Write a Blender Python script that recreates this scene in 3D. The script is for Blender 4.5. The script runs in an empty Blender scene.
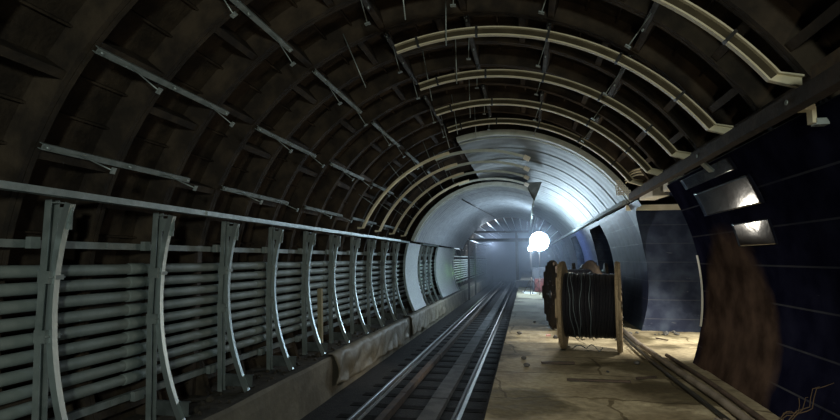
import bpy, math, random
from mathutils import Vector, Matrix, noise
random.seed(7)
COL = bpy.context.scene.collection
R_ = math.radians
cos, sin, pi = math.cos, math.sin, math.pi

# ------------------------------------------------------------------ helpers
class MB:
    def __init__(s): s.v = []; s.f = []; s.sm = []
    def add(s, vs, fs, smooth=False):
        b = len(s.v); s.v += [tuple(v) for v in vs]
        for f in fs: s.f.append(tuple(i + b for i in f)); s.sm.append(smooth)
        return s
    def box(s, c, d, rot=None):
        vs = []
        for x in (-.5, .5):
            for y in (-.5, .5):
                for z in (-.5, .5):
                    p = Vector((x * d[0], y * d[1], z * d[2]))
                    if rot: p = rot @ p
                    vs.append(p + Vector(c))
        return s.add(vs, [(0, 1, 3, 2), (4, 6, 7, 5), (0, 4, 5, 1), (2, 3, 7, 6), (0, 2, 6, 4), (1, 5, 7, 3)])
    def bar(s, a, b, w, h, up=(0, 0, 1)):
        a, b = Vector(a), Vector(b); t = (b - a); L = t.length; t.normalize()
        u = Vector(up); x = t.cross(u)
        if x.length < 1e-4: x = t.cross(Vector((1, 0, 0)))
        x.normalize(); u = x.cross(t).normalized()
        rot = Matrix((x, t, u)).transposed()
        return s.box((a + b) / 2, (w, L, h), rot)
    def tube(s, pts, r, n=8, cap=True):
        pts = [Vector(p) for p in pts]; rs = r if isinstance(r, (list, tuple)) else [r] * len(pts)
        vs = []; prev = None
        for i, p in enumerate(pts):
            t = (pts[min(i + 1, len(pts) - 1)] - pts[max(i - 1, 0)]).normalized()
            if prev is None:
                x = t.cross(Vector((0, 0, 1)))
                if x.length < 1e-3: x = t.cross(Vector((1, 0, 0)))
            else: x = prev - t * prev.dot(t)
            x.normalize(); prev = x; y = t.cross(x)
            for k in range(n):
                a = 2 * pi * k / n
                vs.append(p + (x * cos(a) + y * sin(a)) * rs[i])
        fs = []
        for i in range(len(pts) - 1):
            for k in range(n):
                k2 = (k + 1) % n
                fs.append((i * n + k, i * n + k2, (i + 1) * n + k2, (i + 1) * n + k))
        s.add(vs, fs, True)
        if cap:
            b = len(s.v) - len(vs)
            s.f.append(tuple(b + k for k in reversed(range(n)))); s.sm.append(False)
            e = b + (len(pts) - 1) * n
            s.f.append(tuple(e + k for k in range(n))); s.sm.append(False)
        return s
    def sweep(s, rings, closed_profile=True, cap=True, smooth=False):
        n = len(rings[0]); vs = [p for r in rings for p in r]; fs = []
        for i in range(len(rings) - 1):
            for k in range(n if closed_profile else n - 1):
                k2 = (k + 1) % n
                fs.append((i * n + k, i * n + k2, (i + 1) * n + k2, (i + 1) * n + k))
        s.add(vs, fs, smooth)
        if cap and closed_profile:
            b = len(s.v) - len(vs)
            s.f.append(tuple(b + k for k in reversed(range(n)))); s.sm.append(False)
            e = b + (len(rings) - 1) * n
            s.f.append(tuple(e + k for k in range(n))); s.sm.append(False)
        return s
    def arc(s, c, prof, a0, a1, n, y0=0):
        """sweep a closed profile of (y, r) round the axis c=(x,z)"""
        rings = []
        for i in range(n + 1):
            a = R_(a0 + (a1 - a0) * i / n)
            rings.append([(c[0] + r * cos(a), y0 + y, c[1] + r * sin(a)) for y, r in prof])
        return s.sweep(rings)
    def lathe(s, c, axis, prof, n=40):
        """prof: (along axis, radius) open profile"""
        ax = Vector(axis).normalized(); x = ax.cross(Vector((0, 0, 1)))
        if x.length < 1e-3: x = Vector((1, 0, 0))
        x.normalize(); y = ax.cross(x); rings = []
        for (h, r) in prof:
            rings.append([Vector(c) + ax * h + (x * cos(2 * pi * k / n) + y * sin(2 * pi * k / n)) * r for k in range(n)])
        return s.sweep(rings, True, True, False)
    def build(s, name, m, parent=None, off=(0, 0, 0)):
        me = bpy.data.meshes.new(name)
        me.from_pydata([(v[0] - off[0], v[1] - off[1], v[2] - off[2]) for v in s.v], [], s.f)
        me.polygons.foreach_set('use_smooth', s.sm)
        me.materials.append(m); me.update()
        o = bpy.data.objects.new(name, me); COL.objects.link(o)
        if parent: o.parent = parent
        return o

def fixn(o):
    import bmesh
    b = bmesh.new(); b.from_mesh(o.data); bmesh.ops.recalc_face_normals(b, faces=b.faces); b.to_mesh(o.data); b.free()
    return o
def tag(o, label=None, cat=None, group=None, kind=None):
    if label: o['label'] = label
    if cat: o['category'] = cat
    if group: o['group'] = group
    if kind: o['kind'] = kind
    return o
def struct(o): o['kind'] = 'structure'; return o
def empty(name, loc=(0, 0, 0), rot=(0, 0, 0)):
    o = bpy.data.objects.new(name, None); COL.objects.link(o)
    o.location = loc; o.rotation_euler = rot; o.empty_display_size = .1
    return o
def copy_tree(o, parent=None):
    c = o.copy(); COL.objects.link(c)
    if parent: c.parent = parent
    for ch in [x for x in KIDS.get(o.name, [])]:
        copy_tree(ch, c)
    return c
KIDS = {}
def reg(root):
    for o in bpy.data.objects:
        if o.parent: KIDS.setdefault(o.parent.name, [])
        if o.parent and o not in KIDS[o.parent.name]: KIDS[o.parent.name].append(o)
ORD = ['first', 'second', 'third', 'fourth', 'fifth', 'sixth', 'seventh', 'eighth', 'ninth', 'tenth', 'eleventh', 'twelfth',
       'thirteenth', 'fourteenth', 'fifteenth', 'sixteenth', 'seventeenth', 'eighteenth', 'nineteenth', 'twentieth']

# ------------------------------------------------------------------ materials
def mat(name, base, rough=.6, metal=0, var=None, scale=4, bump=0, bscale=30, emit=None, spec=None, detail=6, stretch=None, var_lo=.4, var_hi=.65):
    m = bpy.data.materials.new(name); m.use_nodes = True
    nt = m.node_tree; N = nt.nodes; L = nt.links; p = N['Principled BSDF']
    p.inputs['Base Color'].default_value = (*base, 1)
    p.inputs['Roughness'].default_value = rough; p.inputs['Metallic'].default_value = metal
    if spec is not None: p.inputs['Specular IOR Level'].default_value = spec
    tc = N.new('ShaderNodeTexCoord'); co = tc.outputs['Object']
    if stretch:
        mp = N.new('ShaderNodeMapping'); mp.inputs['Scale'].default_value = stretch
        L.new(co, mp.inputs['Vector']); co = mp.outputs['Vector']
    if var:
        n = N.new('ShaderNodeTexNoise'); n.inputs['Scale'].default_value = scale; n.inputs['Detail'].default_value = detail
        L.new(co, n.inputs['Vector'])
        r = N.new('ShaderNodeValToRGB'); r.color_ramp.elements[0].color = (*base, 1); r.color_ramp.elements[1].color = (*var, 1)
        r.color_ramp.elements[0].position = var_lo; r.color_ramp.elements[1].position = var_hi
        L.new(n.outputs['Fac'], r.inputs['Fac']); L.new(r.outputs['Color'], p.inputs['Base Color'])
    if bump:
        n2 = N.new('ShaderNodeTexNoise'); n2.inputs['Scale'].default_value = bscale; n2.inputs['Detail'].default_value = 5
        L.new(co, n2.inputs['Vector'])
        b = N.new('ShaderNodeBump'); b.inputs['Strength'].default_value = bump; b.inputs['Distance'].default_value = .02
        L.new(n2.outputs['Fac'], b.inputs['Height']); L.new(b.outputs['Normal'], p.inputs['Normal'])
    if emit:
        p.inputs['Emission Color'].default_value = (*emit[0], 1); p.inputs['Emission Strength'].default_value = emit[1]
    return m

M_iron = mat('cast_iron', (.033, .026, .021), .8, 0, (.078, .058, .040), 3, .5, 22, spec=.2)
M_galv = mat('galvanised_steel', (.36, .42, .42), .45, .5, (.48, .54, .54), 8, .15, 60)
M_galv2 = mat('dull_galvanised_channel', (.23, .27, .265), .55, .3, (.34, .38, .375), 5, .2, 50)
M_rib = mat('bright_galvanised_rib', (.56, .64, .65), .34, .75, (.58, .66, .66), 8, .1, 60)
M_pipe = mat('grey_pipe', (.26, .31, .30), .55, .1, (.36, .415, .40), 3, .2, 25)
M_cream = mat('cream_paint', (.74, .66, .46), .5, 0, (.86, .79, .6), 5, .1, 40)
M_dull = mat('dull_grey_steel', (.09, .105, .105), .6, .3, (.15, .17, .17), 5, .2, 50)
M_crown = mat('shade_darkened_crown_steel', (.045, .047, .05), .65, .2, (.09, .09, .095), 5, .2, 50)  # darker copy of the channel steel, dimness of the crown painted in
M_web = mat('olive_shade_web', (.05, .038, .018), .8, 0, (.08, .062, .032), 6)  # dark olive puts the shade inside the channel into the colour
M_bright = mat('bright_sheet', (.52, .55, .56), .42, .3, (.68, .71, .72), 14, .12, 30)
M_clip = mat('black_clip', (.03, .03, .03), .5, .3)
M_silver = mat('silver_sheet', (.17, .185, .19), .52, .3, (.25, .265, .27), 2.2, .12, 18)
M_silverL = mat('silver_vault_sheet', (.27, .285, .31), .48, .4, (.36, .375, .40), 6, .12, 26)
M_rim = mat('pale_rim', (.50, .55, .50), .5, .2, (.62, .66, .6), 6)
M_bed = mat('track_bed_ballast', (.014, .0135, .015), .9, 0, (.028, .026, .025), 9, .8, 30)
M_rail = mat('rail_steel', (.09, .085, .08), .4, .7, (.16, .13, .11), 10)
M_railhead = mat('polished_rail_head', (.22, .23, .24), .4, .8)
M_sleeper = mat('sleeper', (.014, .013, .013), .9, 0, (.03, .028, .026), 7, .5, 20, spec=.1)
M_trough = mat('walkway_concrete', (.06, .064, .07), .85, 0, (.11, .11, .115), 3, .5, 25)
M_beam = mat('brown_beam', (.06, .045, .038), .7, 0, (.10, .07, .055), 5, .3, 30)
M_curb = mat('curb_concrete', (.17, .15, .115), .85, 0, (.28, .25, .19), 1.6, .8, 9)
M_ledge = mat('ledge_dirt', (.05, .043, .035), .9, 0, (.09, .075, .055), 5, .9, 16)
M_tarp = mat('tarpaulin', (.20, .17, .12), .55, 0, (.33, .29, .22), 3, .5, 12)
M_wood = mat('weathered_wood', (.25, .19, .12), .8, 0, (.42, .33, .22), 5, .6, 24, stretch=(8, 8, 1.2))
M_cable = mat('black_cable', (.012, .013, .018), .4, 0, (.022, .022, .03), 30)
M_wire = mat('pale_wire', (.13, .17, .20), .5, .3)
M_wood2 = mat('dark_wood', (.05, .038, .03), .85, 0, (.10, .075, .055), 5, .6, 24)
M_darkbeam = mat('dark_steel_beam', (.045, .035, .03), .65, .2, (.085, .062, .048), 5, .3, 30)
M_white = mat('white_foam', (.8, .77, .66), .8, 0, (.9, .88, .8), 6, .4, 20)
M_rust = mat('rusty_plate', (.16, .10, .06), .8, 0, (.26, .17, .09), 6, .5, 20)
M_dark = mat('dark_rock', (.03, .028, .026), .9, 0, (.06, .055, .05), 2, .5, 8)
M_pinkpvc = mat('floor_pipe', (.16, .14, .12), .6, 0, (.26, .23, .2), 4, .4, 20)
M_paper = mat('pale_sheet', (.7, .72, .72), .7)
M_box = mat('dark_crate', (.05, .055, .07), .6, 0, (.09, .09, .1), 4)
M_red = mat('red_crate', (.14, .03, .025), .7)
M_lamp = mat('lamp_glow', (1, 1, 1), .5, emit=((.66, .86, 1.0), 80))
M_lamp2 = mat('lamp_glow_small', (1, 1, 1), .5, emit=((.72, .90, 1.0), 90))
M_green = mat('green_tube_glow', (.4, .9, .3), .5, emit=((.35, 1.0, .2), 1.0))
M_orange = mat('pink_reflector', (.8, .45, .45), .3)

def platform_mat():
    m = mat('platform_concrete', (.2, .17, .12), .82)
    nt = m.node_tree; N = nt.nodes; L = nt.links; p = N['Principled BSDF']
    tc = N.new('ShaderNodeTexCoord')
    def noisy(scale, det, c0, c1, p0, p1, dist=0):
        n = N.new('ShaderNodeTexNoise'); n.inputs['Scale'].default_value = scale; n.inputs['Detail'].default_value = det
        n.inputs['Distortion'].default_value = dist
        L.new(tc.outputs['Object'], n.inputs['Vector'])
        r = N.new('ShaderNodeValToRGB'); e = r.color_ramp.elements
        e[0].position = p0; e[1].position = p1; e[0].color = (*c0, 1); e[1].color = (*c1, 1)
        L.new(n.outputs['Fac'], r.inputs['Fac']); return r, n
    base, _ = noisy(1.1, 8, (.24, .205, .14), (.46, .42, .31), .35, .65, .6)
    dirt, dn = noisy(.9, 5, (.22, .20, .13), (1, 1, 1), .40, .50, .3)
    fine, _ = noisy(14, 6, (.72, .70, .66), (1.1, 1.1, 1.08), .35, .65)
    a = N.new('ShaderNodeMixRGB'); a.blend_type = 'MULTIPLY'; a.inputs[0].default_value = .85
    L.new(base.outputs[0], a.inputs[1]); L.new(dirt.outputs[0], a.inputs[2])
    b = N.new('ShaderNodeMixRGB'); b.blend_type = 'MULTIPLY'; b.inputs[0].default_value = .8
    L.new(a.outputs[0], b.inputs[1]); L.new(fine.outputs[0], b.inputs[2])
    # slab joints and cracks
    wn = N.new('ShaderNodeTexNoise'); wn.inputs['Scale'].default_value = .9; wn.inputs['Detail'].default_value = 4
    L.new(tc.outputs['Object'], wn.inputs['Vector'])
    mx = N.new('ShaderNodeMixRGB'); mx.inputs[0].default_value = .42
    L.new(tc.outputs['Object'], mx.inputs[1]); L.new(wn.outputs['Color'], mx.inputs[2])
    br = N.new('ShaderNodeTexBrick'); br.inputs['Scale'].default_value = 1.0
    br.inputs['Brick Width'].default_value = 1.25; br.inputs['Row Height'].default_value = .78
    br.inputs['Mortar Size'].default_value = .014; br.inputs['Mortar Smooth'].default_value = .4
    br.inputs['Color1'].default_value = (1, 1, 1, 1); br.inputs['Color2'].default_value = (.78, .78, .78, 1)
    br.inputs['Mortar'].default_value = (.33, .30, .25, 1); br.offset = .37
    L.new(mx.outputs[0], br.inputs['Vector'])
    c = N.new('ShaderNodeMixRGB'); c.blend_type = 'MULTIPLY'; c.inputs[0].default_value = .9
    L.new(b.outputs[0], c.inputs[1]); L.new(br.outputs['Color'], c.inputs[2])
    L.new(c.outputs[0], p.inputs['Base Color'])
    bp = N.new('ShaderNodeBump'); bp.inputs['Strength'].default_value = .8; bp.inputs['Distance'].default_value = .03
    n3 = N.new('ShaderNodeTexNoise'); n3.inputs['Scale'].default_value = 7; n3.inputs['Detail'].default_value = 8
    L.new(tc.outputs['Object'], n3.inputs['Vector']); L.new(n3.outputs['Fac'], bp.inputs['Height'])
    L.new(bp.outputs['Normal'], p.inputs['Normal'])
    return m
M_floor = platform_mat()

def panel_mat(name, rust=None, seam=.42, tint=(.009, .011, .026), rough=.22, scratch=.5, bump=.45, spec=.3):
    """glossy blue-black hydro insulation panels: horizontal lap seams, scuffs, optional rust patch"""
    m = mat(name, tint, rough)
    nt = m.node_tree; N = nt.nodes; L = nt.links; p = N['Principled BSDF']
    tc = N.new('ShaderNodeTexCoord'); sx = N.new('ShaderNodeSeparateXYZ'); L.new(tc.outputs['Object'], sx.inputs[0])
    def math_(op, a, b=None, c=None):
        n = N.new('ShaderNodeMath'); n.operation = op
        for i, v in enumerate((a, b, c)):
            if v is None: continue
            if isinstance(v, (int, float)): n.inputs[i].default_value = v
            else: L.new(v, n.inputs[i])
        return n.outputs[0]
    z = math_('FRACT', math_('DIVIDE', math_('ADD', sx.outputs['Z'], .17), seam))
    line = math_('LESS_THAN', z, .045)
    n = N.new('ShaderNodeTexNoise'); n.inputs['Scale'].default_value = 3.0; n.inputs['Detail'].default_value = 6
    L.new(tc.outputs['Object'], n.inputs['Vector'])
    r = N.new('ShaderNodeValToRGB'); e = r.color_ramp.elements
    e[0].position = .38; e[1].position = .72; e[0].color = (*tint, 1); e[1].color = (tint[0] * 2.6, tint[1] * 2.6, tint[2] * 2.1, 1)
    L.new(n.outputs['Fac'], r.inputs['Fac']); col = r.outputs[0]
    n4 = N.new('ShaderNodeTexNoise'); n4.inputs['Scale'].default_value = 2.2; n4.inputs['Detail'].default_value = 3
    L.new(tc.outputs['Object'], n4.inputs['Vector'])
    lf = math_('MULTIPLY', line, math_('MULTIPLY', n4.outputs['Fac'], .5))
    mx = N.new('ShaderNodeMixRGB'); L.new(lf, mx.inputs[0]); L.new(col, mx.inputs[1]); mx.inputs[2].default_value = (.16, .17, .20, 1)
    col = mx.outputs[0]
    # pale scuffs
    mp = N.new('ShaderNodeMapping'); mp.inputs['Scale'].default_value = (1.2, 1.2, 7); mp.inputs['Rotation'].default_value = (.5, .3, .2)
    L.new(tc.outputs['Object'], mp.inputs[0])
    n5 = N.new('ShaderNodeTexNoise'); n5.inputs['Scale'].default_value = 2.6; n5.inputs['Detail'].default_value = 9; n5.inputs['Roughness'].default_value = .7
    L.new(mp.outputs[0], n5.inputs['Vector'])
    sc = N.new('ShaderNodeValToRGB'); sc.color_ramp.elements[0].position = .66; sc.color_ramp.elements[1].position = .74
    L.new(n5.outputs['Fac'], sc.inputs['Fac'])
    mx = N.new('ShaderNodeMixRGB'); L.new(math_('MULTIPLY', sc.outputs[0], scratch), mx.inputs[0]); L.new(col, mx.inputs[1]); mx.inputs[2].default_value = (.36, .38, .42, 1)
    col = mx.outputs[0]; rgh = None
    if rust:
        # rust patch: ellipse in (Y, Z) with noisy rim
        cy, cz, ry, rz = rust
        n6 = N.new('ShaderNodeTexNoise'); n6.inputs['Scale'].default_value = 1.6; n6.inputs['Detail'].default_value = 7
        L.new(tc.outputs['Object'], n6.inputs['Vector'])
        d = math_('SQRT', math_('ADD', math_('POWER', math_('DIVIDE', math_('SUBTRACT', sx.outputs['Y'], cy), ry), 2.0),
                                math_('POWER', math_('DIVIDE', math_('SUBTRACT', sx.outputs['Z'], cz), rz), 2.0)))
        d = math_('ADD', d, math_('MULTIPLY', math_('SUBTRACT', n6.outputs['Fac'], .5), .4))
        ms = N.new('ShaderNodeMapRange'); ms.inputs['From Min'].default_value = 1.03; ms.inputs['From Max'].default_value = .86
        L.new(d, ms.inputs['Value'])
        n7 = N.new('ShaderNodeTexNoise'); n7.inputs['Scale'].default_value = 2.6; n7.inputs['Detail'].default_value = 9
        L.new(tc.outputs['Object'], n7.inputs['Vector'])
        rr = N.new('ShaderNodeValToRGB'); rr.color_ramp.elements[0].position = .35; rr.color_ramp.elements[1].position = .66
        rr.color_ramp.elements[0].color = (.042, .029, .025, 1); rr.color_ramp.elements[1].color = (.115, .078, .064, 1)
        L.new(n7.outputs['Fac'], rr.inputs['Fac'])
        mx = N.new('ShaderNodeMixRGB'); L.new(ms.outputs[0], mx.inputs[0]); L.new(col, mx.inputs[1]); L.new(rr.outputs[0], mx.inputs[2])
        col = mx.outputs[0]
        rg = math_('ADD', math_('MULTIPLY', ms.outputs[0], .55), rough); L.new(rg, p.inputs['Roughness'])
    L.new(col, p.inputs['Base Color'])
    p.inputs['Specular IOR Level'].default_value = spec
    bp = N.new('ShaderNodeBump'); bp.inputs['Strength'].default_value = bump; bp.inputs['Distance'].default_value = .03
    hn = N.new('ShaderNodeTexNoise'); hn.inputs['Scale'].default_value = 1.8; hn.inputs['Detail'].default_value = 3
    L.new(tc.outputs['Object'], hn.inputs['Vector'])
    L.new(math_('SUBTRACT', math_('MULTIPLY', hn.outputs['Fac'], .8), math_('MULTIPLY', line, .5)), bp.inputs['Height'])
    L.new(bp.outputs['Normal'], p.inputs['Normal'])
    return m
M_panel = panel_mat('dark_blue_panels', tint=(.014, .018, .045), rough=.35, scratch=.8, spec=.04)
M_panel_rust = panel_mat('dark_blue_panels_rusted', rough=.38, bump=.15, spec=.0, tint=(.006, .0065, .019), scratch=.25, rust=(7.6, .35, 1.3, 1.75))
M_panel_gray = panel_mat('blue_grey_passage_panels', tint=(.026, .034, .066), rough=.35, scratch=.8, spec=.1)

# ------------------------------------------------------------------ camera
f, vx, vy = 520.0, 526.0, 258.5
d = Vector((vx - 420, -(vy - 210), f)).normalized()
sy = d.x; cy = math.sqrt(1 - sy * sy); sp = -d.y / cy; cp = d.z / cy
right = Vector((cy, sy, 0)); up = Vector((sy * sp, -cy * sp, cp)); fwd = Vector((-sy * cp, cy * cp, sp))
cam = bpy.data.cameras.new('camera'); camo = bpy.data.objects.new('camera', cam); COL.objects.link(camo)
mw = Matrix((right, up, -fwd)).transposed().to_4x4(); mw.translation = (0, 0, 1.6)
camo.matrix_world = mw
cam.sensor_width = 36; cam.lens = 36 * f / 840; cam.clip_end = 300; cam.clip_start = .05
bpy.context.scene.camera = camo

YE = 62.0      # far end of what is built
# ------------------------------------------------------------------ cast-iron tubbing shell (centre CX, CZ)
CX, CZ, RF, RB = -.9, 1.1, 3.92, 4.2
def shell(name, a0, a1, webs, ys, ye):
    mb = MB(); n = max(4, int((a1 - a0) / 4))
    # pans: back of each ring
    y = ys
    while y < ye:
        rows = []
        for yy in (y, y + 1.0):
            rows.append([(CX + RB * cos(R_(a0 + (a1 - a0) * i / n)), yy, CZ + RB * sin(R_(a0 + (a1 - a0) * i / n))) for i in range(n + 1)])
        mb.add(rows[0] + rows[1], [(i, i + 1, n + 2 + i, n + 1 + i) for i in range(n)], True)
        # ring flange: two flanges bolted together, tapering towards the tunnel
        mb.arc((CX, CZ), [(-.085, RB), (-.06, RF), (-.004, RF), (-.004, RF + .015), (.004, RF + .015), (.004, RF), (.06, RF), (.085, RB)], a0, a1, n, y)
        k = int(round(y - ys)); 
        for a in webs:
            s_ = 0 if k % 2 == 0 else 5.8
            for j, (da, w, h) in enumerate(((0, .085, .27), (5.8, .022, .06), (11.6, .022, .06))):
                aa = a + s_ + da
                if aa < a0 or aa > a1: continue
                A = R_(aa); rot = Matrix.Rotation(pi / 2 - A, 3, 'Y')
                r = RB - h / 2
                mb.box((CX + r * cos(A), y + .5, CZ + r * sin(A)), (w, .96, h), rot)
        y += 1.0
    return struct(mb.build(name, M_iron))
webs = [18.9 + 17.35 * i for i in range(12)]
shell('ceiling', 27, 152, webs, 0, YE)
shell('wall_left', 152, 204, webs, 0, YE)

# end of the tunnel
mb = MB(); mb.box((1.5, YE + .2, 1.8), (14, .3, 8)); struct(mb.build('wall_back', M_dark))
# central hall behind the passages
mb = MB(); mb.box((9.1, 30, 2.2), (.3, 66, 5)); struct(mb.build('wall_right', M_dark))
mb = MB(); mb.box((5.9, 30, 4.6), (7.2, 66, .3)); struct(mb.build('ceiling_hall', M_dark))

# ------------------------------------------------------------------ platform
def grid(x0, x1, y0, y1, dx, dy, zf):
    mb = MB(); nx = int(round((x1 - x0) / dx)); ny = int(round((y1 - y0) / dy)); vs = []
    for j in range(ny + 1):
        for i in range(nx + 1):
            x = x0 + (x1 - x0) * i / nx; y = y0 + (y1 - y0) * j / ny; vs.append((x, y, zf(x, y)))
    fs = [(j * (nx + 1) + i, j * (nx + 1) + i + 1, (j + 1) * (nx + 1) + i + 1, (j + 1) * (nx + 1) + i) for j in range(ny) for i in range(nx)]
    return mb.add(vs, fs, False)
def slabz(x, y):
    # slabs of slightly different heights plus roughness
    row = math.floor((y + .3 * noise.noise(Vector((x * .8, y * .5, 3)))) / 1.05); cell = math.floor((x + (row % 2) * .5) / 1.15)
    h = noise.noise(Vector((row * 5.3, cell * 7.7, 1.0))) * .016
    return h + noise.noise(Vector((x * 3, y * 3, 0))) * .008 - .012
mb = grid(-.44, 9.0, 2.0, 14.0, .07, .07, slabz)
b = grid(-.44, 9.0, 14.0, YE, .5, .5, lambda x, y: -.01)
mb.add(b.v, b.f)
mb.box((4.27, (YE + 0) / 2, -.16), (9.42, YE, .28))
mb.box((4.35, YE / 2, -.73), (9.3, YE, .86))
struct(mb.build('floor', M_floor))

# ------------------------------------------------------------------ pylons on the right (solid lining bodies)
PC, PR = (-.605, 1.094), 3.30
def pylon(name, y0, y1, m, arch_before=0.0, m2=None):
    mb = MB(); top = 2.77; nz = 26
    zs = [-.02 + (top + .02) * i / nz for i in range(nz + 1)]
    face = lambda z: PC[0] + math.sqrt(max(.01, PR * PR - (z - PC[1]) ** 2))
    ny = max(2, int((y1 - y0) / .35)); rows = []
    for j in range(ny + 1):
        y = y0 + (y1 - y0) * j / ny
        rows.append([(face(z) + .006 * noise.noise(Vector((y * .9, z * 1.3, 5))), y, z) for z in zs])
    k = nz + 1
    mb.add([p for r in rows for p in r], [(j * k + i, j * k + i + 1, (j + 1) * k + i + 1, (j + 1) * k + i) for j in range(ny) for i in range(nz)], True)
    fo = mb.build(name, m); struct(fo)
    sb = MB()
    for yy, sgn in ((y0, 1), (y1, -1)):
        rr = [(face(z), yy, z) for z in zs]; bb = [(6.0, yy, z) for z in zs]
        sb.add(rr + bb, [(i, i + 1, k + i + 1, k + i) for i in range(nz)])
    sb.box((4.15, (y0 + y1) / 2, top + .02), (3.7, y1 - y0, .05))
    sb.box((6.02, (y0 + y1) / 2, top / 2), (.05, y1 - y0, top))
    so = sb.build('passage_side', m2 or M_panel_gray, fo)
    return fo
P = [(-3.0, 8.93, M_panel_rust), (12.6, 17.2, M_panel), (20.8, 25.4, M_panel), (29.0, 33.6, M_panel), (37.2, 41.8, M_panel), (45.4, 50, M_panel)]
pyl = []
for i, (a, b, m) in enumerate(P): pyl.append(pylon('wall_right_pylon', a, b, m))
# lintels over the passages, with the arched spandrel that springs from the far pylon
for (a, b) in [(8.93, 12.6), (17.2, 20.8), (25.4, 29.0), (33.6, 37.2), (41.8, 45.4)]:
    mb = MB(); rows = []; n = 22
    face = lambda z: PC[0] + math.sqrt(max(.01, PR * PR - (z - PC[1]) ** 2))
    vs = []
    for j in range(n + 1):
        y = b - (1.5 if b < 13 else b - a) * j / n; t = min(1, (b - y) / 1.15)
        zb = 1.55 + (2.66 - 1.55) * math.sqrt(max(0, 1 - (1 - t) ** 2))
        for i in range(7):
            z = zb + (2.78 - zb) * i / 6; vs.append((face(z), y, z))
    mb.add(vs, [(j * 7 + i, j * 7 + i + 1, (j + 1) * 7 + i + 1, (j + 1) * 7 + i) for j in range(n) for i in range(6)], True)
    mb.box((4.25, (a + b) / 2, 3.06), (3.7, b - a, .12))
    struct(mb.build('trim_passage_lintel', M_panel_gray))
# closing ledge between pylon tops and the tubbing
mb = MB(); mb.box((2.85, 29, 3.12), (.9, 58, .05)); struct(mb.build('trim_ledge', M_darkbeam))

# catch light painted as a pale edge strip, and dented sheets on the near pylon
def plate_on(P, n, w, h, t=.006, yaxis=(0, 1, 0)):
    n = Vector(n).normalized(); y = Vector(yaxis); y = (y - n * y.dot(n)).normalized(); z = y.cross(n)
    rot = Matrix((y, z, n)).transposed(); mb = MB()
    k = 8; vs = []
    for j in range(k + 1):
        for i in range(k + 1):
            u = i / k - .5; v = j / k - .5
            vs.append(Vector(P) + rot @ Vector((u * w, v * h, -.10 * h * (v * v) * 4 - .012 * w * math.sin(u * 7))))
    m = k + 1
    mb.add(vs, [(j * m + i, j * m + i + 1, (j + 1) * m + i + 1, (j + 1) * m + i) for j in range(k) for i in range(k)], True)
    return mb
M_sheet = mat('glossy_dark_sheet', (.006, .007, .015), .085, 0, (.014, .016, .03), 5, .06, 6, spec=.3)
for (y0_, y1_, a0_, a1_) in ((6.1, 8.0, 19.5, 25.5), (6.15, 7.2, 11.5, 16.5), (6.3, 8.2, 27.2, 30)):
    e = MB(); vs = []; K = 16
    for j in range(K + 1):
        for i in range(K + 1):
            A = R_(a0_ + (a1_ - a0_) * i / K); y = y0_ + (y1_ - y0_) * j / K; rr = PR - .014 + .0025 * noise.noise(Vector((y * 2.2, A * 9, 1)))
            vs.append((PC[0] + rr * cos(A), y, PC[1] + rr * sin(A)))
    e.add(vs, [(j * (K + 1) + i, j * (K + 1) + i + 1, (j + 1) * (K + 1) + i + 1, (j + 1) * (K + 1) + i) for j in range(K) for i in range(K)], True)
    o = e.build('patch_sheet', M_sheet, pyl[0]); sd = o.modifiers.new('t', 'SOLIDIFY'); sd.thickness = .004; o['label'] = 'glossy clean sheet'
es = MB(); ring = []  # pale strip paints the light caught on the pylon edge
for i in range(13):
    z = .55 + 1.1 * i / 12; x = PC[0] + math.sqrt(PR * PR - (z - PC[1]) ** 2)
    w = .03 + .05 * sin(pi * i / 12)
    ring.append([(x - .012, 8.96, z), (x - .012 + w, 8.96, z), (x - .012 + w, 8.90, z), (x - .012, 8.90, z)])
es.sweep(ring); es.build('edge_catch_light', mat('painted_catch_light', (.75, .74, .68), .4), pyl[0])['label'] = 'catch light painted as a pale edge strip'

# ------------------------------------------------------------------ track
mb = MB(); mb.box((-2.2, YE / 2, -1.312), (3.5, YE, .304)); struct(mb.build('floor_track_bed', M_bed))
def rail(x, label, MH=None):
    root = empty('running_rail', (x, 2, -1.15))
    pr = [(-.07, .0), (.07, .0), (.07, .012), (.012, .03), (.012, .10), (.035, .115), (-.035, .115), (-.012, .10), (-.012, .03), (-.07, .012)]
    a = MB().sweep([[(px_, 0, pz) for px_, pz in pr], [(px_, YE - 2, pz) for px_, pz in pr]]).build('rail_web', M_rail, root)
    fixn(a)
    fixn(MB().sweep([[(px_, 0, pz) for px_, pz in ((-.028, .115), (.028, .115), (.028, .14), (.02, .15), (-.02, .15), (-.028, .14))],
                     [(px_, YE - 2, pz) for px_, pz in ((-.028, .115), (.028, .115), (.028, .14), (.02, .15), (-.02, .15), (-.028, .14))]]).build('rail_head', MH or M_railhead, root))
    tag(root, label, 'rail')
rail(-2.88, 'polished steel running rail beside the concrete curb wall')
rail(-1.22, 'dull steel running rail nearest the platform edge', M_rail)
sl = MB().box((0, 0, 0), (2.5, .22, .1)).build('track_sleeper', M_sleeper)
sl.location = (-2.05, 3.0, -1.202)
tag(sl, 'dark timber sleeper lying under the running rails', 'sleeper', 'sleepers under the two running rails')
for i in range(1, 75):
    c = sl.copy(); COL.objects.link(c); c.location = (-2.05, 3.0 + .75 * i, -1.202)
mb = MB()
for i in range(38): mb.box((-1.62, 2.8 + 1.55 * i, -1.03 + .006 * (i % 3)), (.30, 1.53, .10))
tag(mb.build('cable_trough', M_trough), 'pale grey concrete walkway strip laid along the track beside the nearer rail', 'walkway')
mb = MB()
for i in range(15): mb.box((-2.36 + .01 * (i % 2), 2 + 4 * i + 2, -1.02), (.12, 3.97, .13))
tag(mb.build('timber_beam', M_beam), 'brown timber beam lying between the rails next to the far rail', 'beam')

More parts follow.
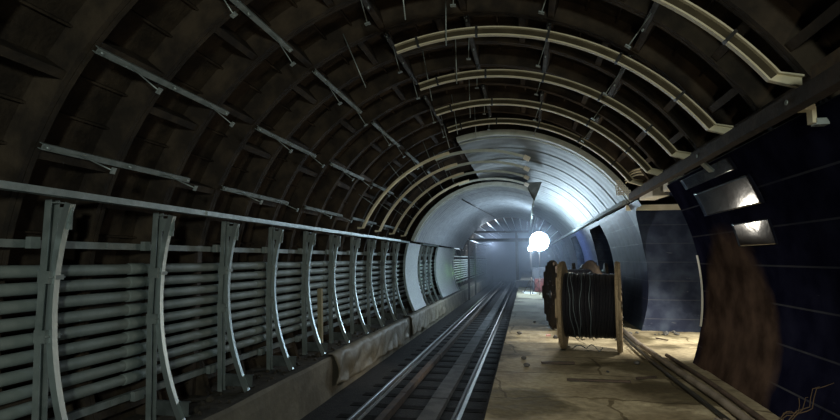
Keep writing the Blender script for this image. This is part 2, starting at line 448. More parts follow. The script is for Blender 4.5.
# ------------------------------------------------------------------ curb wall with ledge
mb = MB(); rows = []; ny = 200
prof = [(-3.86, -1.18), (-3.87, -.9), (-3.87, -.6), (-3.885, -.42), (-3.93, -.375), (-4.2, -.39), (-4.5, -.375), (-4.95, -.34)]
for j in range(ny + 1):
    y = 1 + (YE - 1) * j / ny; r = []
    for i, (x, z) in enumerate(prof):
        r.append((x + .02 * noise.noise(Vector((i, y * .8, 2))), y, z + .02 * noise.noise(Vector((i, y * 1.3, 7)))))
    rows.append(r)
mb.sweep([r[:5] for r in rows], False, False)
struct(mb.build('wall_curb', M_curb))
mb = MB(); mb.sweep([r[4:] for r in rows], False, False)
for k in range(260):
    y = 3 + random.random() * 22; x = -4.05 - random.random() * .7; s_ = .02 + random.random() * .05
    mb.box((x, y, -.37), (s_, s_ * 1.3, s_), Matrix.Rotation(random.random() * 3, 3, (random.random(), random.random(), 1)))
struct(mb.build('trim_ledge_dirt', M_ledge))
def tarp(y0, y1, label, sag):
    mb = MB(); nu = int((y1 - y0) / .07); nv = 14; vs = []
    for j in range(nu + 1):
        y = y0 + (y1 - y0) * j / nu
        for i in range(nv + 1):
            t = i / nv; fold = noise.noise(Vector((y * 2.2 + t * 1.8, t * 1.2, sag))) * .13 * (0.3 + t) + .03 * sin(y * 6 + t * 4 + 2 * noise.noise(Vector((y, t, 3))))
            edge = .06 * noise.noise(Vector((y * 1.3, 0, sag)))
            if t < .2: vs.append((-4.0 + t * .8 + .0, y, -.345 + .5 * abs(fold)))
            else:
                q = (t - .2) / .8
                vs.append((-3.84 + .05 * sin(q * 1.6) + abs(fold), y, -.36 - q * (.62 + edge * 2)))
    n = nv + 1
    mb.add(vs, [(j * n + i, j * n + i + 1, (j + 1) * n + i + 1, (j + 1) * n + i) for j in range(nu) for i in range(nv)], True)
    o = mb.build('tarpaulin', M_tarp); s_ = o.modifiers.new('t', 'SOLIDIFY'); s_.thickness = .006
    tag(o, label, 'tarpaulin', 'tarpaulins over the curb wall')
tarp(10.2, 16.6, 'creased tan tarpaulin draped over the curb wall below the nearer upright frames', 1)
tarp(17.4, 24.5, 'creased tan tarpaulin over the curb wall below the two silver panels', 4)

# ------------------------------------------------------------------ rack on the left wall
RC, RRr = (-1.184, 1.2), 3.265
def make_frame():
    root = empty('cladding_frame', (-4.5, 0, -.36)); o = (-4.5, 0, -.36)
    # post: C channel, kinked slightly near the foot
    pts = [(-4.53, 0, 2.17), (-4.55, 0, .9), (-4.50, 0, -.37)]
    pm = MB(); rings = []
    for x, y, z in pts:
        rings.append([(x - .035, -.05, z), (x + .035, -.05, z), (x + .035, -.038, z), (x - .023, -.038, z), (x - .023, .038, z), (x + .035, .038, z), (x + .035, .05, z), (x - .035, .05, z)])
    pm.sweep(rings); fixn(pm.build('post', M_galv2, root, o))
    rb = MB(); rb.arc(RC, [(-.005, RRr), (-.005, RRr + .07), (.01, RRr + .07), (.01, RRr + .014), (.055, RRr + .014), (.055, RRr)], 163.5, 208.2, 26)
    fixn(rb.build('curved_rib', M_rib, root, o))
    # top bracket
    t = MB(); t.box((-4.42, .03, 2.02), (.20, .012, .16)); t.box((-4.47, .0, 2.14), (.09, .09, .012)); t.box((-4.40, .045, 1.93), (.12, .02, .10))
    t.build('top_bracket', M_galv2, root, o)
    for z in (1.42, .86):
        c = MB(); c.box((-4.53, .015, z), (.13, .13, .12)); c.box((-4.47, .05, z), (.06, .09, .05)); c.tube([(-4.46, -.06, z), (-4.46, .12, z)], .012, 6)
        c.build('clamp', M_galv2, root, o)
    fb = MB(); X0, X1, z = -4.53, -4.03, -.22
    fb.box(((X0 + X1) / 2, .052, z), (X1 - X0, .008, .17)); fb.box(((X0 + X1) / 2, .075, z - .08), (X1 - X0, .05, .008)); fb.box(((X0 + X1) / 2, .075, z + .08), (X1 - X0, .05, .008))
    for k in range(4): fb.tube([(X0 + .07 + .1 * k, .04, z), (X0 + .07 + .1 * k, .06, z)], .014, 6)
    fb.build('foot_bracket', M_dull, root, o)
    MB().box((-4.595, -.13, -.03), (.06, .16, .11)).build('channel_cleat', M_galv2, root, o); MB().box((-4.595, -.12, 1.75), (.06, .1, .11)).build('channel_cleat', M_galv2, root, o)
    return root
fr = make_frame(); reg(fr)
Ys = [4.244, 5.744, 7.244, 8.744, 10.244, 11.744, 13.244, 14.744, 16.244, 17.744, 21.9, 23.2, 24.5, 32.4]
n_ = 0
for i, y in enumerate(Ys):
    o = fr if i == 0 else copy_tree(fr)
    o.location = (-4.5, y, -.36)
    if y < 18: lab = 'galvanised frame with bowed rib, %s from the left before the first silver panel' % ORD[i]
    elif y < 30: lab = 'galvanised frame between the two silver panels, %s from the nearer panel' % ORD[i - 10]
    else: lab = 'galvanised frame with bowed rib just beyond the wider silver panel'
    tag(o, lab, 'frame', 'upright frames carrying curved ribs along the track wall')

def beam_thing(name, y0, y1, x, z, w, h, m, label, cat, splices=()):
    root = empty(name, (x, y0, z)); mb = MB()
    pr = [(-w / 2, -h / 2), (w / 2, -h / 2), (w / 2, h / 2), (-w / 2, h / 2)]
    mb.sweep([[(a, 0, b) for a, b in pr], [(a, y1 - y0, b) for a, b in pr]]); mb.build('channel', m, root)
    for s_ in splices:
        MB().box((.004, s_ - y0, 0), (w + .02, .3, h * .7)).build('splice_plate', m, root)
    return tag(root, label, cat)
beam_thing('top_rail', .8, 19.1, -4.32, 2.215, .12, .065, M_galv, 'long galvanised rail across the tops of the near upright frames', 'rail', (6.5, 12.5))
beam_thing('top_rail', 21.6, 25.7, -4.32, 2.215, .12, .065, M_galv, 'short bright rail over the frames between the two silver panels', 'rail')
beam_thing('top_rail', 31.2, 34, -4.32, 2.215, .12, .065, M_galv, 'shortest rail piece, beyond the wider silver panel', 'rail')
beam_thing('wall_channel', .8, YE, -4.66, 1.74, .06, .075, M_galv2, 'straight galvanised channel running above the topmost grey pipe', 'channel', (5.2, 9.8))
beam_thing('wall_channel', .8, YE, -4.66, -.03, .06, .08, M_galv2, 'straight galvanised channel running below the lowest grey pipe', 'channel', (5.4, 11.2))
NP = 9
for k in range(NP):
    z = 1.475 - .1615 * k
    root = empty('wall_pipe', (-4.66, .8, z)); L_ = YE - .8
    pts = [(0.006 * noise.noise(Vector((j * .7, k, 0))), L_ * j / 60, .010 * noise.noise(Vector((j * .6, k * 3, 4)))) for j in range(61)]
    MB().tube(pts, .060, 12).build('pipe_run', M_pipe, root)
    for j in range(22):
        y = 1.45 + .3 + 1.5 * j + .07 * noise.noise(Vector((j, k, 9)))
        if j % 2 == 0:
            c = MB().tube([(0, y - .13, 0), (0, y - .12, 0), (0, y + .12, 0), (0, y + .13, 0)], [.061, .068, .068, .061], 12).build('coupling', M_pipe, root)
    w = ['topmost', 'second from the top', 'third from the top', 'fourth from the top', 'middle', 'fourth from the bottom', 'third from the bottom', 'second from the bottom', 'lowest'][k]
    tag(root, 'long horizontal grey pipe on the track wall, %s of nine' % w, 'pipe', 'stacked pipes behind the upright frames')
# timber prop between the frames
MB().bar((-4.36, 10.75, -.38), (-4.40, 10.75, .95), .09, .09, (0, 1, 0)).build('timber_prop', mat('pale_timber', (.42, .36, .22), .8, 0, (.5, .43, .28), 6))
tag(bpy.data.objects['timber_prop'], 'pale yellow timber prop leaning among the upright frames', 'prop')
for i, y in enumerate((3.4, 6.9, 10.9)):
    o = MB().bar((-4.74, y, -.35), (-4.74, y, 1.8), .1, .05, (1, 0, 0)).build('wall_stud', M_darkbeam)
    tag(o, 'dark vertical stud hidden behind the grey pipes, %s from the left' % ORD[i], 'stud', 'dark studs behind the pipes')

# silver curved panels over the frames
def wall_panel(y0, y1, label):
    root = empty('silver_panel', (-4.2, y0, -.3)); o = (-4.2, y0, -.3)
    mb = MB(); mb.arc(RC, [(0, RRr - .02), (0, RRr - .005), (y1 - y0, RRr - .005), (y1 - y0, RRr - .02)], 162.5, 208, 26, y0)
    fixn(mb.build('sheet', M_bright, root, o))
    e = MB(); e.arc(RC, [(-.03, RRr - .035), (-.03, RRr + .05), (0, RRr + .05), (0, RRr - .035)], 162.5, 208, 26, y0); fixn(e.build('edge_trim', M_galv, root, o))
    tag(root, label, 'panel', 'curved silver panels on the track wall')
wall_panel(19.0, 21.3, 'narrow curved silver panel hanging over the rack, nearer of the two')
wall_panel(25.7, 31.7, 'wide speckled silver panel over the rack, farther of the two')

# ------------------------------------------------------------------ mounting channels under the tubbing, with hanger rods
def make_mount(rods=(.42, 1.75), MC=M_galv2):
    root = empty('mounting_channel')
    c = MB(); c.box((0, 1.1, .0), (.06, 2.2, .012)); c.box((-.027, 1.1, .02), (.008, 2.2, .05)); c.box((.027, 1.1, .02), (.008, 2.2, .05))
    c.build('channel', MC, root)
    for y in (.05, 1.1, 2.15):
        b = MB(); b.tube([(0, y, -.03), (0, y, .05)], .014, 6); b.build('bolt', M_galv, root)
    for y in rods:
        r = MB().tube([(0, y, .02), (0, y + .02, -.44)], .007, 6).build('hanger_rod', M_galv, root)
        MB().box((0, y + .02, -.43), (.065, .055, .012)).build('foot_plate', M_galv, r)
    return root
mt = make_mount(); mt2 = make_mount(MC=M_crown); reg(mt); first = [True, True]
rows_ = [(156.4, 'lowest row over the rail'), (140.9, 'second row up'), (123.0, 'third row up'),
         (105.5, 'fourth row up'), (88, 'crown row'), (71, 'row just right of the crown'), (54, 'row over the right haunch')]
for ri, (a, rl) in enumerate(rows_):
    for k in range([5, 5, 5, 3, 3, 3, 3][ri]):
        y = 4.02 + 3.0 * k
        g_ = 0 if ri < 3 else 1
        o = (mt, mt2)[g_] if first[g_] else copy_tree((mt, mt2)[g_]); first[g_] = False
        A = R_(a); rr = RF - .045
        o.location = (CX + rr * cos(A), y, CZ + rr * sin(A)); o.rotation_euler = (0, pi / 2 - A, 0)
        tag(o, '%s channel with hanger rods, %s, %s from the camera' % (('galvanised', 'shade-darkened')[g_], rl, ORD[k]), 'mounting channel', 'mounting channels under the tunnel rings')
# longer hanger wires in the crown
for i, (a, y) in enumerate([(96, 5.2), (90, 6.0), (113, 6.6), (91, 7.4), (100, 8.0), (91, 9.3), (98, 10.4), (104, 11.4), (92, 11.0)]):
    A = R_(a); r0 = RF - .01; r1 = RF - .85
    o = MB().tube([(CX + r0 * cos(A), y, CZ + r0 * sin(A)), (CX + r1 * cos(A) * 1.0, y + .03, CZ + r1 * sin(A))], .0075, 6).build('hanger_rod', M_galv)
    tag(o, 'thin steel hanger rod dangling from the tunnel crown, %s nearest' % ORD[i], 'rod', 'free hanging rods at the crown')

# ------------------------------------------------------------------ cream ceiling arcs
AC, AR = (-.605, 1.10), 3.36
def make_arc():
    root = empty('ceiling_rib', (2.1, 0, 3.1)); o = (2.1, 0, 3.1); w = .07
    prof = [(.0, AR - .112), (.052, AR - .112), (.052, AR), (.0, AR), (.0, AR - .016), (.042, AR - .016), (.042, AR - .096), (.0, AR - .096)]
    # tail turned outward at the springing, then the arc
    rings = []
    A0 = R_(36.6)
    tail = []
    for y, r in prof:
        dr = r - AR
        tail.append((AC[0] + AR * cos(A0) + .17, y, AC[1] + AR * sin(A0) - .035 + dr * 1.05))
    rings.append(tail)
    for i in range(49):
        a = R_(36.6 + (107 - 36.6) * i / 48)
        rings.append([(AC[0] + r * cos(a), y, AC[1] + r * sin(a)) for y, r in prof])
    fixn(MB().sweep(rings).build('channel', M_cream, root, o))
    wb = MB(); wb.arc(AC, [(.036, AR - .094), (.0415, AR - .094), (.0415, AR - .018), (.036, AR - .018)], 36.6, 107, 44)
    fixn(wb.build('inner_web', M_web, root, o))['label'] = 'inner face of the channel, its shade painted olive brown'
    for a in (45, 59, 74, 89, 102):
        A = R_(a); rot = Matrix.Rotation(pi / 2 - A, 3, 'Y')
        c = MB(); c.box((AC[0] + (AR - .055) * cos(A), .02, AC[1] + (AR - .055) * sin(A)), (.03, .075, .125), rot)
        cl = c.build('clip', M_clip, root, o)
        r = MB().tube([(AC[0] + (AR - .0) * cos(A), .0, AC[1] + (AR - .0) * sin(A)), (AC[0] + (AR + .45) * cos(A), .0, AC[1] + (AR + .45) * sin(A))], .010, 6).build('hanger', M_galv2, cl)
        lk = MB(); lk.box((AC[0] + (AR + .14) * cos(A), .0, AC[1] + (AR + .14) * sin(A)), (.012, .07, .10), rot); lk.build('lug', M_galv2, cl)
    return root
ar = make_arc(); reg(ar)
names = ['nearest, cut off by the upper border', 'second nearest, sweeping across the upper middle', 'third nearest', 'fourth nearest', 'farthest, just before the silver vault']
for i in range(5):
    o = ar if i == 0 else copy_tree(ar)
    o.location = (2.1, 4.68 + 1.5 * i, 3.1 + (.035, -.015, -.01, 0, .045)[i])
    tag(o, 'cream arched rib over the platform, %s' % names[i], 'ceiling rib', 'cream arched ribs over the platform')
LC, LR = (-1.063, 1.111), 3.063
def make_larc():
    root = empty('track_side_rib', (-3.87, 0, 2.34)); o = (-3.87, 0, 2.34); w = .05
    prof = [(-w, LR), (-w + .02, LR), (-w + .02, LR + .03), (w - .02, LR + .03), (w - .02, LR), (w, LR), (w, LR + .05), (-w, LR + .05)]
    A0 = R_(156.4); rings = []
    rings.append([(LC[0] + LR * cos(A0) - .15, y, LC[1] + LR * sin(A0) - .02 + (r - LR)) for y, r in prof])
    for i in range(37):
        a = R_(156.4 + (103 - 156.4) * i / 36)
        rings.append([(LC[0] + r * cos(a), y, LC[1] + r * sin(a)) for y, r in prof])
    fixn(MB().sweep(rings).build('channel', M_cream, root, o))
    prof2 = [(y, r + .02) for y, r in prof]
    p = MB(); p.arc(LC, [(y + .1, r - .03) for y, r in prof], 110, 69, 20); fixn(p.build('galvanised_extension', M_rim, root, o))['label'] = 'grey-green galvanised extension piece'
    A = R_(68.5); e = MB(); e.box((LC[0] + LR * cos(A), .1, LC[1] + LR * sin(A) - .02), (.14, .12, .10), Matrix.Rotation(.5, 3, 'Y')); e.build('end_cap', M_white, root, o)
    for a in (145, 128, 112):
        A = R_(a)
        MB().tube([(LC[0] + (LR + .03) * cos(A), .0, LC[1] + (LR + .03) * sin(A)), (LC[0] + (LR + .55) * cos(A), .03, LC[1] + (LR + .55) * sin(A))], .010, 6).build('hanger', M_galv2, root, o)
    return root
la = make_larc(); reg(la)
for i in range(4):
    o = la if i == 0 else copy_tree(la)
    o.location = (-3.87, 12.17 + 1.5 * i, 2.34)
    tag(o, 'slender cream arch rib over the track ending at the long rail, %s nearest' % ORD[i], 'ceiling rib', 'cream arched ribs over the track')

# ------------------------------------------------------------------ silver vaults
def vault(name, c, R, a0, a1, y0, y1, m, label, bay, amp, pitch):
    root = empty(name, (c[0], y0, c[1] + R)); o = (c[0], y0, c[1] + R)
    n = 44; y = y0; b = 0
    while y < y1 - .01:
        ye = min(y + bay, y1); ns = int((ye - y) / (pitch / 4)); mb = MB(); vs = []
        for j in range(ns + 1):
            yy = y + (ye - y - .012) * j / ns; rr = R + amp * (1 if (int((yy - y0) / (pitch / 2)) % 2) else -1) + (.03 if j == 0 else 0)
            for i in range(n + 1):
                a = R_(a0 + (a1 - a0) * i / n); vs.append((c[0] + rr * cos(a), yy, c[1] + rr * sin(a)))
        k = n + 1
        mb.add(vs, [(j * k + i, j * k + i + 1, (j + 1) * k + i + 1, (j + 1) * k + i) for j in range(ns) for i in range(n)], False)
        mb.build('vault_sheet', m, root, o); y = ye; b += 1
    e = MB(); e.arc(c, [(-.05, R - .02), (-.05, R + .10), (.06, R + .10), (.06, R - .02)], a0, a1, n, y0)
    fixn(e.build('edge_trim', M_rim, root, o))['label'] = 'pale rim along the near edge'
    e = MB(); e.arc(c, [(.30, R - .015), (.30, R + .02), (.34, R + .02), (.34, R - .015)], a0, a1, n, y0); fixn(e.build('rib', M_rim, root, o))
    return tag(root, label, 'vault cladding')
vault('platform_vault', (AC[0], AC[1] + .03), AR + .03, 106.3, 30.6, 12.17, 33.4, M_silver, 'large silver sheet vault over the platform with a pale rim', 1.5, .0028, .5)
vault('track_vault', LC, LR, 159, 64, 18.2, 33.2, M_silverL, 'ribbed silver sheet vault over the track, lower than the platform vault', 1.5, .008, .375)
# loose items hanging under the joint of both vaults
mb = MB(); mb.add([(.0, 17.0, 4.05), (.55, 17.0, 4.05), (.3, 17.1, 3.45), (.27, 17.0, 3.45)], [(0, 1, 2, 3)]); o = mb.build('hanging_flap', M_dull)
s_ = o.modifiers.new('t', 'SOLIDIFY'); s_.thickness = .01
tag(o, 'small wedge of sheet hanging point down beside the joint of the two vaults', 'sheet')
for i in range(5):
    y = 19 + 3 * i
    o = MB().tube([(.30, y, 3.86), (.31, y, 3.45)], .02, 6).build('joint_hanger', M_rim)
    tag(o, 'short pale hanger at the joint of the two vaults, %s nearest' % ORD[i], 'hanger', 'hangers along the vault joint')
o = MB().tube([(-2.2, 18.4, 3.70), (-1.55, 31, 3.92)], .02, 6).build('vault_cable', M_clip)
tag(o, 'dark cable running along the underside of the track vault', 'cable')
# springing trim under the platform vault
beam_thing('springing_angle', 12.2, 50, 2.17, 2.85, .08, .08, M_galv2, 'grey angle where the platform vault meets the pylons', 'angle')

# ------------------------------------------------------------------ long dark beam over the near pylon with hangers
beam = empty('overhead_beam', (2.0, 2.4, 2.77)); bm = MB(); L_ = 10.5 - 2.4
pr = [(-.05, -.062), (.05, -.062), (.05, -.05), (-.035, -.05), (-.035, .05), (.05, .05), (.05, .062), (-.05, .062)]
bm.sweep([[(a, 0, b) for a, b in pr], [(a, L_, b) for a, b in pr]]); fixn(bm.build('channel', M_darkbeam, beam))
for y in (3.0, 4.3, 6.4): MB().tube([(-.06, y - 2.4, 0), (-.052, y - 2.4, 0)], .02, 8).build('bolt', M_galv, beam)
tag(beam, 'long dark steel channel running along the top of the near pylon', 'beam')
o = MB().bar((2.06, 6.75, 2.80), (2.24, 6.85, 2.66), .07, .03).build('beam_hanger', M_galv)
tag(o, 'light grey strap joining the long dark channel to the near pylon', 'strap')
cb = empty('cream_bracket', (2.0, 4.45, 2.74))
b = MB(); b.box((.13, .05, .03), (.16, .10, .04)); b.build('arm', M_cream, cb)
b = MB(); b.box((.205, .05, -.03), (.03, .08, .13)); b.build('leg', M_cream, cb)
b = MB(); b.box((.26, .05, -.085), (.09, .08, .05)); b.build('foot', M_galv, cb)
tag(cb, 'cream angle bracket under the long dark channel near the right border', 'bracket')
o = MB().box((2.22, 4.0, 2.93), (.3, .4, .14)).build('rusty_block', M_rust)
tag(o, 'rusty brown plate above the cream bracket at the right border', 'plate')

# white boxes, bent sheets and a perforated gusset at the corner over the passage
def sheetbox(name, c, dims, rz, m, label, cat):
    mb = MB(); mb.box(c, dims, Matrix.Rotation(rz, 3, 'Z')); o = mb.build(name, m)
    bv = o.modifiers.new('b', 'BEVEL'); bv.width = .015; bv.segments = 2
    return tag(o, label, cat)
sheetbox('foam_block', (2.44, 9.3, 2.84), (.24, .55, .19), -.1, M_white, 'white block under the long dark channel at the passage corner, nearer one', 'block')
sheetbox('foam_block', (2.38, 10.4, 2.83), (.30, .75, .20), .1, M_white, 'white block at the passage corner, beside the silver vault', 'block')
mb = MB(); mb.box((2.85, 12.2, 2.72), (1.3, .10, .12)); tag(mb.build('cream_lintel_bar', M_cream), 'cream bar lying across the top of the passage', 'bar')
for i, (y, x) in enumerate(((11.0, 2.35), (11.35, 2.42), (11.75, 2.5))):
    mb = MB(); mb.arc((x - .05, 3.05), [(-.10, .34), (-.10, .36), (.10, .36), (.10, .34)], 15, 150, 12, y); o = fixn(mb.build('bent_strip', M_cream))
    tag(o, 'curled cream strip heaped at the passage corner, %s nearest' % ORD[i], 'strip', 'curled strips at the passage corner')
g = empty('perforated_gusset', (1.98, 11.9, 3.0)); mb = MB()
nx, nz = 7, 6
for j in range(nz):
    for i in range(nx - j):
        x = i * .05; z = j * .055
        # square cell with a hole: four bars
        mb.box((x, 0, z - .022), (.05, .02, .014)); mb.box((x, 0, z + .022), (.05, .02, .014)); mb.box((x - .02, 0, z), (.012, .02, .05)); mb.box((x + .02, 0, z), (.012, .02, .05))
mb.build('plate', M_white, g); tag(g, 'white perforated plate beside the curled cream strips', 'plate')

# ------------------------------------------------------------------ cable reels
def reel(loc, rz, R, W, label, wires=True, seed=1):
    root = empty('cable_reel', loc, (0, 0, rz)); rnd = random.Random(seed)
    for sx in (-1, 1):
        fl = MB(); x0 = sx * (W / 2)
        pl = 9
        # flange of vertical planks cut to a disc, two layers
        fl.lathe((x0 - sx * .045, 0, R), (sx, 0, 0), [(-.02, .02), (-.02, R - .012), (-.008, R), (.034, R), (.034, .02)], 48)
        for k in range(pl):
            w = 2 * R / pl; yk = -R + w * (k + .5); h = math.sqrt(max(.01, R * R - (abs(yk) + w / 2 * .8) ** 2)) - .008
            if h < .05: continue
            fl.box((x0 + sx * .008, yk, R), (.032, w - .012, 2 * h))
        f_ = fixn(fl.build('flange', M_wood if wires else M_wood2, root))
        hb = MB(); hb.lathe((x0 + sx * .01, 0, R), (sx, 0, 0), [(0, .09), (.03, .09), (.03, .04), (.031, .04)], 20); hb.build('hub_plate', M_rail, f_)
        bt = MB()
        for k in range(8):
            a = 2 * pi * k / 8; bt.tube([(x0, .3 * cos(a), R + .3 * sin(a)), (x0 + sx * .04, .3 * cos(a), R + .3 * sin(a))], .015, 6)
        bt.build('bolts', M_rail, f_)
    # wound cable: grooves
    prof = []; n = int((W - .09) / .024); x = -W / 2 + .05; cr = R * .73
    for k in range(n):
        c = -W / 2 + .05 + (W - .10) * (k + .5) / n; rr = cr + rnd.uniform(-.012, .012); h = (W - .10) / n / 2
        prof += [(c - h, rr - .016), (c - h * .5, rr - .003), (c, rr), (c + h * .5, rr - .003)]
    prof = [(prof[0][0], .05)] + prof + [(W / 2 - .05, .05)]
    cb_ = MB().lathe((0, 0, R), (1, 0, 0), prof, 56); fixn(cb_.build('wound_cable', M_cable, root))
    if wires:
        for k, (xs, sl) in enumerate([(-.36, .14), (-.32, .20), (-.10, -.06), (.02, .02)]):
            pts = []
            for i in range(23):
                a = R_(85 - 190 * i / 22 * 1.0); rr = cr + .02 + .05 * sin(pi * i / 22) * (k % 2 + .4)
                a2 = R_(95 + 175 * i / 22)
                pts.append((xs + sl * i / 22 + .012 * sin(i * .9 + k), rr * cos(a2), R + rr * sin(a2)))
            MB().tube(pts, .0065, 6).build('loose_wire', M_wire, root)
        # strands sagging on the floor under the drum
        pts = [(-.30 + .5 * t, -cr * .5 - .12 * sin(t * 9), .05 + .08 * abs(sin(t * 7))) for t in [i / 20 for i in range(21)]]
        MB().tube(pts, .008, 6).build('loose_wire', M_wire, root)
    tag(root, label, 'cable reel', 'cable reels standing on the platform')
    return root
reel((1.10, 9.72, 0.0), R_(-10), .775, .98, 'nearest wooden cable reel, wound with black cable, broadside on the platform')
reel((1.03, 12.6, 0.0), R_(13), .78, .95, 'dark cable reel standing directly behind the nearest reel, its disc turned to view', False, 3)
reel((1.75, 15.4, 0.0), R_(-4), .74, .9, 'farthest cable reel, half hidden behind the two nearer reels', False, 5)

# ------------------------------------------------------------------ things on the platform
def floor_pipe(name, pts, r, m, label, cat='pipe'):
    return tag(MB().tube(pts, r, 10).build(name, m), label, cat)
floor_pipe('floor_pipe', [(2.04, 12.2, .05), (2.0, 10.4, .045), (2.02, 8.2, .05), (2.07, 6.4, .05), (2.04, 4.5, .05), (2.0, 3.2, .05)], .045, M_pinkpvc, 'thick dusty pipe along the floor at the foot of the near pylon')
floor_pipe('floor_pipe', [(1.90, 11.2, .035), (1.86, 9.4, .03), (1.86, 7.6, .03), (1.90, 5.6, .03), (1.86, 4.0, .03)], .026, M_clip, 'thin black hose beside the thick floor pipe, on its track side', 'hose')
floor_pipe('floor_plank', [(2.22, 9.3, .03), (2.26, 7.4, .035), (2.22, 5.0, .03), (2.2, 3.5, .03)], .03, M_beam, 'brown rod between the thick floor pipe and the near pylon', 'rod')
pts = []
for i in range(150):
    t = i / 149
    pts.append((1.86 + .17 * cos(t * 37) * (.6 + .4 * sin(t * 11)), 5.15 + .42 * sin(t * 41 + 1) * (.7 + .3 * cos(t * 7)), .03 + .05 * abs(sin(t * 23)) + .03 * t))
tag(MB().tube(pts, .010, 6).build('cord_coil', M_pinkpvc), 'tangled pale cord heaped by the floor pipe near the bottom border', 'cord')
for k in range(5):
    a = random.random() * 6; pts = []
    x0, y0 = 2.1 + .05 * k, 5.35 + .03 * k
    for i in range(9):
        t = i / 8; pts.append((x0 + .32 * t * (.4 + .15 * k) + .03 * sin(t * 9 + k), y0 - .15 * t, .05 + .5 * t * (.5 + .12 * k) + .03 * sin(t * 13 + a)))
    tag(MB().tube(pts, [.006 - .0004 * i for i in range(9)], 5).build('dry_twig', mat('twig', (.09, .06, .035), .9) if k == 0 else bpy.data.materials['twig']), 'thin dry wire sprig standing against the near pylon foot', 'twig', 'dry sprigs at the near pylon foot')
# rubble
for k in range(26):
    x = random.uniform(-.2, 2.1); y = random.uniform(5.0, 15); s_ = random.uniform(.02, .06)
    if k < 12: x = random.uniform(1.9, 3.2); y = random.uniform(11.9, 12.4)
    if 8.7 < y < 10.8 and .4 < x < 1.8: continue
    mb = MB(); import bmesh
    bmh = bmesh.new(); bmesh.ops.create_icosphere(bmh, subdivisions=2, radius=s_)
    for v in bmh.verts: v.co *= 1 + .35 * noise.noise(v.co * 30 + Vector((k, 0, 0))); v.co.z *= .6
    me = bpy.data.meshes.new('rubble_stone'); bmh.to_mesh(me); bmh.free(); me.materials.append(M_trough)
    o = bpy.data.objects.new('rubble_stone', me); COL.objects.link(o); o.location = (x, y, s_ * .35)
    tag(o, 'small lump of concrete rubble lying on the platform', 'stone', 'rubble scattered on the platform')
# splinter boards and slab chips
for i, (x, y, l, w, rz, lab) in enumerate(((1.55, 7.6, .32, .03, .5, 'dark splinter of wood in front of the nearest reel'), (2.05, 6.9, .22, .02, 1.6, 'short dark stick beside the floor pipe'),
                                     (2.6, 11.2, .28, .03, 2.2, 'dark stick lying in the lit passage'), (.45, 8.4, .5, .07, .15, 'flat board piece at the left foot of the nearest reel'), (.9, 7.3, .8, .05, .05, 'thin board lying in front of the nearest reel'))):
    o = MB().box((0, 0, 0), (l, w, .022), Matrix.Rotation(rz, 3, 'Z')).build('wood_scrap', M_beam); o.location = (x, y, .014); tag(o, lab, 'wood scrap')
o = MB().box((0, 0, 0), (.10, .05, .035)).build('reflector', M_orange); o.location = (.42, 13.0 * .86, .03); tag(o, 'tiny pink reflector lying on the platform left of the reels', 'reflector')
o = MB().box((0, 0, 0), (.55, 1.3, .012), Matrix.Rotation(.1, 3, 'Z')).build('pale_board', M_paper); o.location = (.12, 25.2, .0); tag(o, 'pale flat sheet lying on the far platform under the work lamp', 'sheet')
# crates, plinth
def crate(loc, dims, m, label, name='crate'):
    root = empty(name, loc); b = MB(); b.box((0, 0, dims[2] / 2), dims); b.build('body', m, root)
    t = MB()
    for z in (.08, dims[2] - .08): t.box((0, -dims[1] / 2 - .012, z), (dims[0] + .02, .024, .07))
    for x in (-dims[0] / 2 + .04, dims[0] / 2 - .04): t.box((x, -dims[1] / 2 - .014, dims[2] / 2), (.07, .028, dims[2]))
    t.build('battens', m, root); tag(root, label, 'crate'); return root
crate((.85, 27.2, 0), (1.1, .9, 1.15), M_box, 'dark wooden crate on the far platform below the work lamp')
crate((.75, 26.3, 0), (.7, .5, .62), M_red, 'red box in front of the dark far crate')
crate((.15, 30.5, 0), (1.5, 1.2, .35), M_box, 'low dark box at the far end of the platform', 'low_crate')
# bundle behind the reels
for i, (x, y, r, z) in enumerate(((1.9, 17.4, .28, 1.30), (2.05, 17.9, .24, 1.25))):
    o = MB().lathe((x, y, .0), (0, 0, 1), [(0, r), (z, r * .9), (z + .12, r * .5)], 14).build('wrapped_bundle', M_box)
    tag(o, 'dark wrapped bundle standing by the pylon behind the reels, %s' % ('nearer' if i == 0 else 'farther'), 'bundle')

# ------------------------------------------------------------------ work lamps
def lamp(loc, r, m, label, foot):
    root = empty('work_lamp', (loc[0], loc[1], foot)); o = (loc[0], loc[1], foot)
    g = MB(); g.lathe(loc, (0, 0, 1), [(-r * cos(pi * i / 14), max(.001, r * sin(pi * i / 14))) for i in range(15)], 24); g.sm = [True] * len(g.sm)
    g.build('globe', m, root, o)
    p = MB(); p.tube([(loc[0], loc[1] + .05, foot + .5), (loc[0], loc[1] + .05, loc[2] - r)], .009, 8); p.build('pole', M_darkbeam, root, o)
    for k in range(3):
        a = 2 * pi * k / 3 + .4
        MB().tube([(loc[0], loc[1] + .05, foot + .75), (loc[0] + .45 * cos(a), loc[1] + .05 + .45 * sin(a), foot + .01)], .014, 6).build('leg', M_darkbeam, root, o)
    tag(root, label, 'lamp')
lamp((.60, 24.0, 2.36), .42, M_lamp, 'blinding white work lamp with glare-sized globe high on a tripod on the far platform', 0)  # globe radius enlarged to draw the lamp's glare
lamp((.22, 24.4, 2.05), .12, M_lamp2, 'small bright lamp low and left of the blinding work lamp', 0)

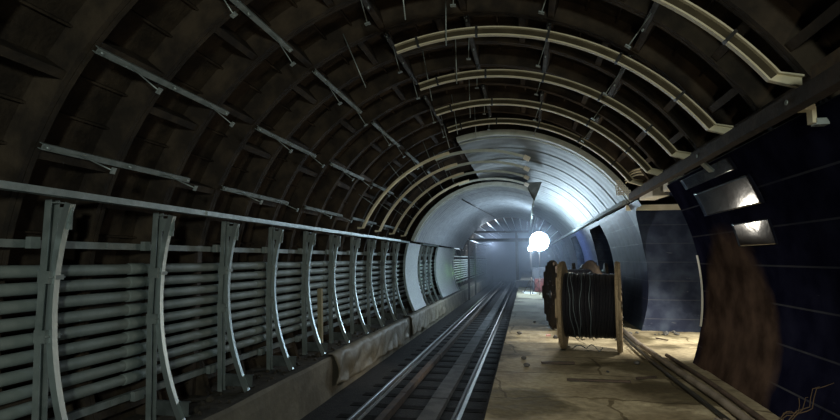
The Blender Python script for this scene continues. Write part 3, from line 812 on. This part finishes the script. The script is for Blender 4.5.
# far gantry: cross deck over the track with rods
gr = empty('gantry', (-2, 36, 0))
for y, z in ((34.5, 3.35), (34.5, 2.85), (39, 2.9)):
    MB().box((-.1, y - 36, z), (4.6, .35, .12)).build('cross_beam', M_darkbeam, gr)
for x in (-3.7, -.6): MB().box((x + 2, -1.5, 1.1), (.12, .12, 4.45)).build('upright', M_darkbeam, gr)
for x in (-3.7, -.6): MB().box((x + 2, 3, 1.1), (.12, .12, 4.4)).build('upright', M_darkbeam, gr)
tag(gr, 'dark gantry of cross beams over the track far down the tunnel', 'gantry')
# radial bright battens under the far rings
for k in range(13):
    a = 40 + 9.2 * k; A = R_(a); r = 3.5
    o = MB().bar((CX + .25 + r * cos(A), 34.0, CZ + r * sin(A)), (CX + .25 + r * cos(A), 56, CZ + r * sin(A)), .05, .04).build('crown_batten', M_rib)
    tag(o, 'thin bright batten radiating under the far tunnel crown, %s counting from the right' % ORD[k], 'batten', 'battens under the far crown')
# ------------------------------------------------------------------ haze
mb = MB(); mb.box((-.75, (22 + YE) / 2, 1.75), (6.0, YE - 22 - .2, 4.6)); hz = mb.build('haze', M_dark)
hm = bpy.data.materials.new('haze'); hm.use_nodes = True; nt = hm.node_tree; nt.nodes.clear()
out = nt.nodes.new('ShaderNodeOutputMaterial'); vs_ = nt.nodes.new('ShaderNodeVolumePrincipled')
vs_.inputs['Color'].default_value = (.72, .82, 1, 1); vs_.inputs['Density'].default_value = .019; vs_.inputs['Anisotropy'].default_value = .35
nt.links.new(vs_.outputs[0], out.inputs['Volume']); hz.data.materials[0] = hm
tag(hz, 'bluish haze hanging in the far half of the tunnel', 'haze', kind='stuff')

# ------------------------------------------------------------------ lights
def light(kind, name, loc, energy, color, size=.3, target=None, spot=None, sizey=None):
    l = bpy.data.lights.new(name, kind); l.energy = energy; l.color = color
    if kind == 'AREA':
        l.size = size
        if sizey: l.shape = 'RECTANGLE'; l.size_y = sizey
    else: l.shadow_soft_size = size
    if kind == 'SPOT': l.spot_size = R_(spot or 90); l.spot_blend = .6
    o = bpy.data.objects.new(name, l); COL.objects.link(o); o.location = loc
    if target: o.rotation_euler = (Vector(target) - Vector(loc)).to_track_quat('-Z', 'Y').to_euler()
    return o
COLD = (.78, .9, 1.0); WARM = (1.0, .86, .62)
light('AREA', 'lamp_behind_photographer', (.9, -3.5, 2.6), 155, (.88, .97, .84), .5, (-3.0, 6, 2.2))
light('SPOT', 'warm_lamp_platform', (.9, -1.5, 1.0), 130, WARM, .15, (.7, 7.5, 4.0), 80)
light('SPOT', 'hall_lamp', (4.4, 10.3, 2.65), 1100, (1.0, .90, .70), .10, (2.6, 11.0, 0), 72)
light('SPOT', 'platform_fill', (-.3, 3.2, 4.1), 330, (1.0, .9, .68), .15, (.9, 6.9, 0), 62)
light('POINT', 'hidden_lamp_behind_reel', (.85, 11.1, 1.36), 60, (1.0, .93, .8), .045)
light('SPOT', 'rack_lamp', (-2.0, -1.2, 1.1), 45, (.85, .95, .9), .1, (-4.4, 6, .7), 60)
light('POINT', 'green_lamp', (-3.75, 37.2, .8), 14, (.4, 1.0, .25), .1)
light('SPOT', 'track_side_fill', (-2.0, 13.0, 3.9), 90, COLD, .12, (-4.4, 11, .6), 110)  # unseen fill, added to brighten the rack and silver panels
light('SPOT', 'passage_fill', (3.9, 9.1, 1.9), 16, COLD, .1, (3.0, 12.6, 1.6), 80)  # unseen cool fill, added to lift the passage side wall
light('POINT', 'far_fill', (-2.6, 41, 2.9), 600, (.7, .84, 1.0), .3)  # unseen fill, added to brighten the far tunnel and haze
light('SPOT', 'vault_fill', (-.9, 15.5, 2.0), 95, COLD, .15, (-1.0, 19, 4.5), 120)  # unseen fill, added to brighten the silver vault sheets

w = bpy.data.worlds.new('world'); bpy.context.scene.world = w; w.use_nodes = True
w.node_tree.nodes['Background'].inputs[0].default_value = (.35, .4, .6, 1); w.node_tree.nodes['Background'].inputs[1].default_value = .004
vs = bpy.context.scene.view_settings
vs.view_transform = 'Standard'; vs.look = 'None'; vs.gamma = 1; vs.exposure = 0.18; vs.use_curve_mapping = False
